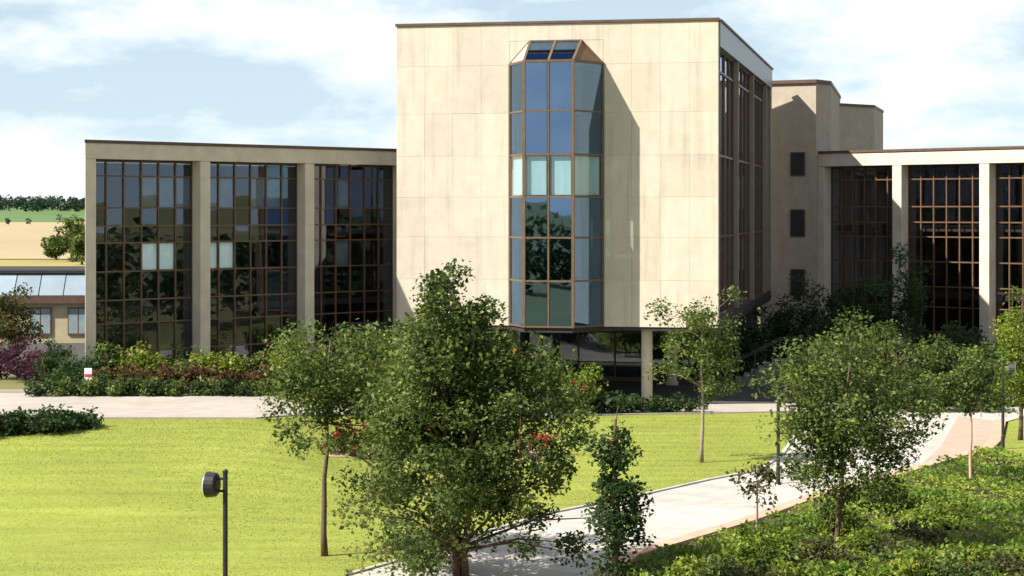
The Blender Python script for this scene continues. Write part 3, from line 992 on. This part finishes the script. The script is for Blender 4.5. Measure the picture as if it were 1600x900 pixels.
# before the right wing
k = 0
for px, d, h, rx in sorted(((1255, 82, 1.9, 1.1), (1290, 84, 3.0, 1.2), (1330, 83, 2.5, 1.2), (1372, 83.5, 2.9, 1.3), (1415, 82.5, 2.5, 1.2), (1455, 84, 2.6, 1.2),
                     (1490, 83, 2.3, 1.2), (1528, 83.5, 2.6, 1.2), (1566, 82.5, 2.3, 1.2), (1604, 83, 2.6, 1.2), (1470, 80, 1.4, .9), (1530, 80, 1.2, .9), (1420, 80, 1.2, .9))):
    shrub('border_shrub', '%s leafy border shrub from the left before the right wing' % ORD[k], at(px, d), h, rx, (M['leaf_light'], M['leaf'], M['leaf_dark'])[k % 3 if d < 84 else 1], 250+k, 'border shrubs before the right wing', leaf=.15, nc=30)
    k += 1
for i, (px, d, h, rx) in enumerate(((1168, 96, 2.3, 1.2), (1212, 100, 3.4, 1.5), (1262, 101, 4.2, 1.6), (1312, 103, 4.0, 1.6), (1362, 101, 4.6, 1.6), (1500, 92, 3.0, 1.4))):  # dark shrubs added to fill the court and deepen its shade
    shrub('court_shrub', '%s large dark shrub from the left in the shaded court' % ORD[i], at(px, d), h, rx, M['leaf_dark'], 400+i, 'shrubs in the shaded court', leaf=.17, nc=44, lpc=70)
# roses on the lawn behind the broad tree
k = 0
for px, py in ((530, 712), (560, 716), (592, 712), (625, 717), (660, 712), (700, 715), (740, 712), (775, 716), (810, 713), (845, 715)):
    shrub('rose_bush', '%s red rose bush from the left in the lawn bed' % ORD[k], gp(px, py), rr.uniform(.7, 1.0), .5, M['leaf'], 280+k, 'rose bushes in the lawn bed', leaf=.09, nc=16, lpc=45, flowers=(M['petal'], 9))
    k += 1
sheet('rose_bed', [gp(505, 716), gp(690, 724), gp(870, 719), gp(860, 704), gp(690, 701), gp(520, 704)], .062, M['kerb'])

# dense planting lower right
def in_poly(x, y, P):
    c = np.zeros(len(x), bool); j = len(P)-1
    for i in range(len(P)):
        xi, yi = P[i][0], P[i][1]; xj, yj = P[j][0], P[j][1]
        c ^= ((yi > y) != (yj > y)) & (x < (xj-xi)*(y-yi)/(yj-yi+1e-12)+xi)
        j = i
    return c
def scatter(P, n, rng):
    xs = [p[0] for p in P]; ys = [p[1] for p in P]
    x = rng.uniform(min(xs), max(xs), n); y = rng.uniform(min(ys), max(ys), n)
    k = in_poly(x, y, P)
    return x[k], y[k]
rng = np.random.default_rng(3)
bp_ = [gp(p[0]+6, p[1]+7) for p in Lo[4:]] + [gp(930, 1000), gp(1800, 1000), gp(1800, 800), gp(1640, 735)]
x, y = scatter(bp_, 90000, rng)
hmp = .28+.16*np.sin(x*1.7+1)*np.sin(y*1.3)+.10*np.sin(x*4.1+y*2.3)
z = np.clip(hmp, .1, 1)*rng.uniform(.25, 1, len(x))**.6
tint = .45+.3*np.sin(x*.9+y*.6)+rng.normal(0, .22, len(x))
gc = leaves('ground_cover', np.stack([x, y, z], 1), .11, M['leaf_fresh'], None, tint, rng)
tag(gc, 'low green ground cover spreading over the bed at lower right', 'ground cover'); gc['kind'] = 'stuff'
spots = []
while len(spots) < 26:
    px = rr.uniform(1010, 1660); py = rr.uniform(800, 960)
    lim = np.interp(px, [1000, 1080, 1180, 1290, 1420, 1560, 1700], [905, 885, 858, 825, 797, 765, 765])
    if py > lim: spots.append((px, py))
for k, (px, py) in enumerate(sorted(spots)):
    h = rr.uniform(.45, .9)
    shrub('bed_shrub', '%s rounded shrub from the left in the dense planting at lower right' % ORD[k], gp(px, py), h, rr.uniform(.55, .85), (M['leaf_light'], M['leaf'], M['leaf_light'], M['leaf_olive'], M['leaf_fresh'])[k % 5], 320+k,
          'bed shrubs at lower right', leaf=.10, nc=26, lpc=60, flowers=None)

# ------------------------------------------------------------------ grass
def grass(P, n, seed, label):
    rng = np.random.default_rng(seed)
    x, y = scatter(P, n, rng)
    n = len(x)
    h = rng.uniform(.006, .02, n); a = rng.uniform(0, 6.28, n)
    wv = .016
    g0 = hgt(x, y)
    lean = rng.normal(0, .025, (n, 2))
    v = np.empty((n, 3, 3))
    v[:, 0] = np.stack([x-np.cos(a)*wv, y-np.sin(a)*wv, np.full(n, .048)+g0], 1)
    v[:, 1] = np.stack([x+np.cos(a)*wv, y+np.sin(a)*wv, np.full(n, .048)+g0], 1)
    v[:, 2] = np.stack([x+lean[:, 0], y+lean[:, 1], .05+h+g0], 1)
    me = bpy.data.meshes.new('grass')
    me.vertices.add(n*3); me.loops.add(n*3); me.polygons.add(n)
    me.vertices.foreach_set('co', v.astype(np.float32).ravel())
    me.loops.foreach_set('vertex_index', np.arange(n*3, dtype=np.int32))
    me.polygons.foreach_set('loop_start', np.arange(0, n*3, 3, dtype=np.int32))
    me.polygons.foreach_set('loop_total', np.full(n, 3, dtype=np.int32))
    me.update(calc_edges=True)
    at_ = me.attributes.new('tint', 'FLOAT', 'FACE')
    t = .45+.13*np.sign(np.sin(y*3.6+.3*np.sin(x*.35)))+.12*np.sin(x*.23+1.3*np.sin(y*.31))*np.sin(y*.4+x*.1)+.1*np.sin(x*1.7+y*.8)*np.sin(y*2.1)+rng.normal(0, .17, n)
    at_.data.foreach_set('value', np.clip(t, 0, 1).astype(np.float32))
    o = link('grass', me, M['grass'])
    tag(o, label, 'grass'); o['kind'] = 'stuff'
grass(lawn_poly, 320000, 5, 'short mown yellow green grass of the large lawn')
grass(lawn2, 25000, 6, 'short green grass at the right edge beyond the path')

# ------------------------------------------------------------------ woods
def woods(name, label, pts, h, sig, leaf, per, seed, m):
    rng = np.random.default_rng(seed)
    allp, tints = [], []
    for (x, y, z0, hh) in pts:
        nq = per
        d = rng.normal(size=(nq, 3)); d /= np.linalg.norm(d, axis=1, keepdims=True)
        r = rng.uniform(.5, 1, (nq, 1))
        p = d*r*np.array([hh*.42, hh*.42, hh*.5])+np.array([x, y, z0+hh*.52])
        allp.append(p); tints.append(np.full(nq, rng.uniform(.1, .8))+rng.normal(0, .2, nq))
    o = leaves(name, np.concatenate(allp), leaf, m, None, np.concatenate(tints), rng)
    tag(o, label, 'woodland'); o['kind'] = 'stuff'
    return o
rw = random.Random(9)
pts = []
for i in range(1500):
    x = rw.uniform(-1500, 300); y = rw.uniform(2150, 2800)
    t = min(1, (y-1400)/1600)
    zz = (3*t*t-2*t*t*t)*(17+5*math.sin(x*0.0021+1)+2.5*math.sin(x*0.006))-1
    pts.append((x, y, zz, rw.uniform(9, 17)))
woods('woodland', 'dark wooded ridge on the horizon at far left', pts, 12, 1, 3.2, 60, 41, M['leaf_wood'])
pts = []
for i in range(60):
    x = -760+i*13+rw.uniform(-4, 4)
    if rw.random() < .3: continue
    pts.append((x, 1180+rw.uniform(-15, 15), 0, rw.uniform(3.5, 6.5)))
woods('hedgerow', 'line of dark field trees crossing the pale wheat', pts, 5, 1, 1.5, 40, 42, M['leaf_wood'])
pts = []
for i in range(70):
    pts.append((49+rw.uniform(-3, 5), -60+i*2.1, 0, rw.uniform(5.4, 7.7)))
for i in range(60):
    pts.append((-60+i*1.9, -24+rw.uniform(-3, 3), 0, rw.uniform(5.6, 8.2)))
for i in range(40):
    pts.append((-88+rw.uniform(-6, 6), -60+i*3.6, 0, rw.uniform(5, 7)))
for i in range(150):
    pts.append((rw.uniform(-14, 16), rw.uniform(2, 27), 0, rw.uniform(1.6, 2.8)))  # unseen low clumps added so the lower panes reflect dark green
woods('woodland', 'belt of trees around the grounds mirrored in the windows', pts, 10, 1, .8, 220, 43, M['leaf_dark'])
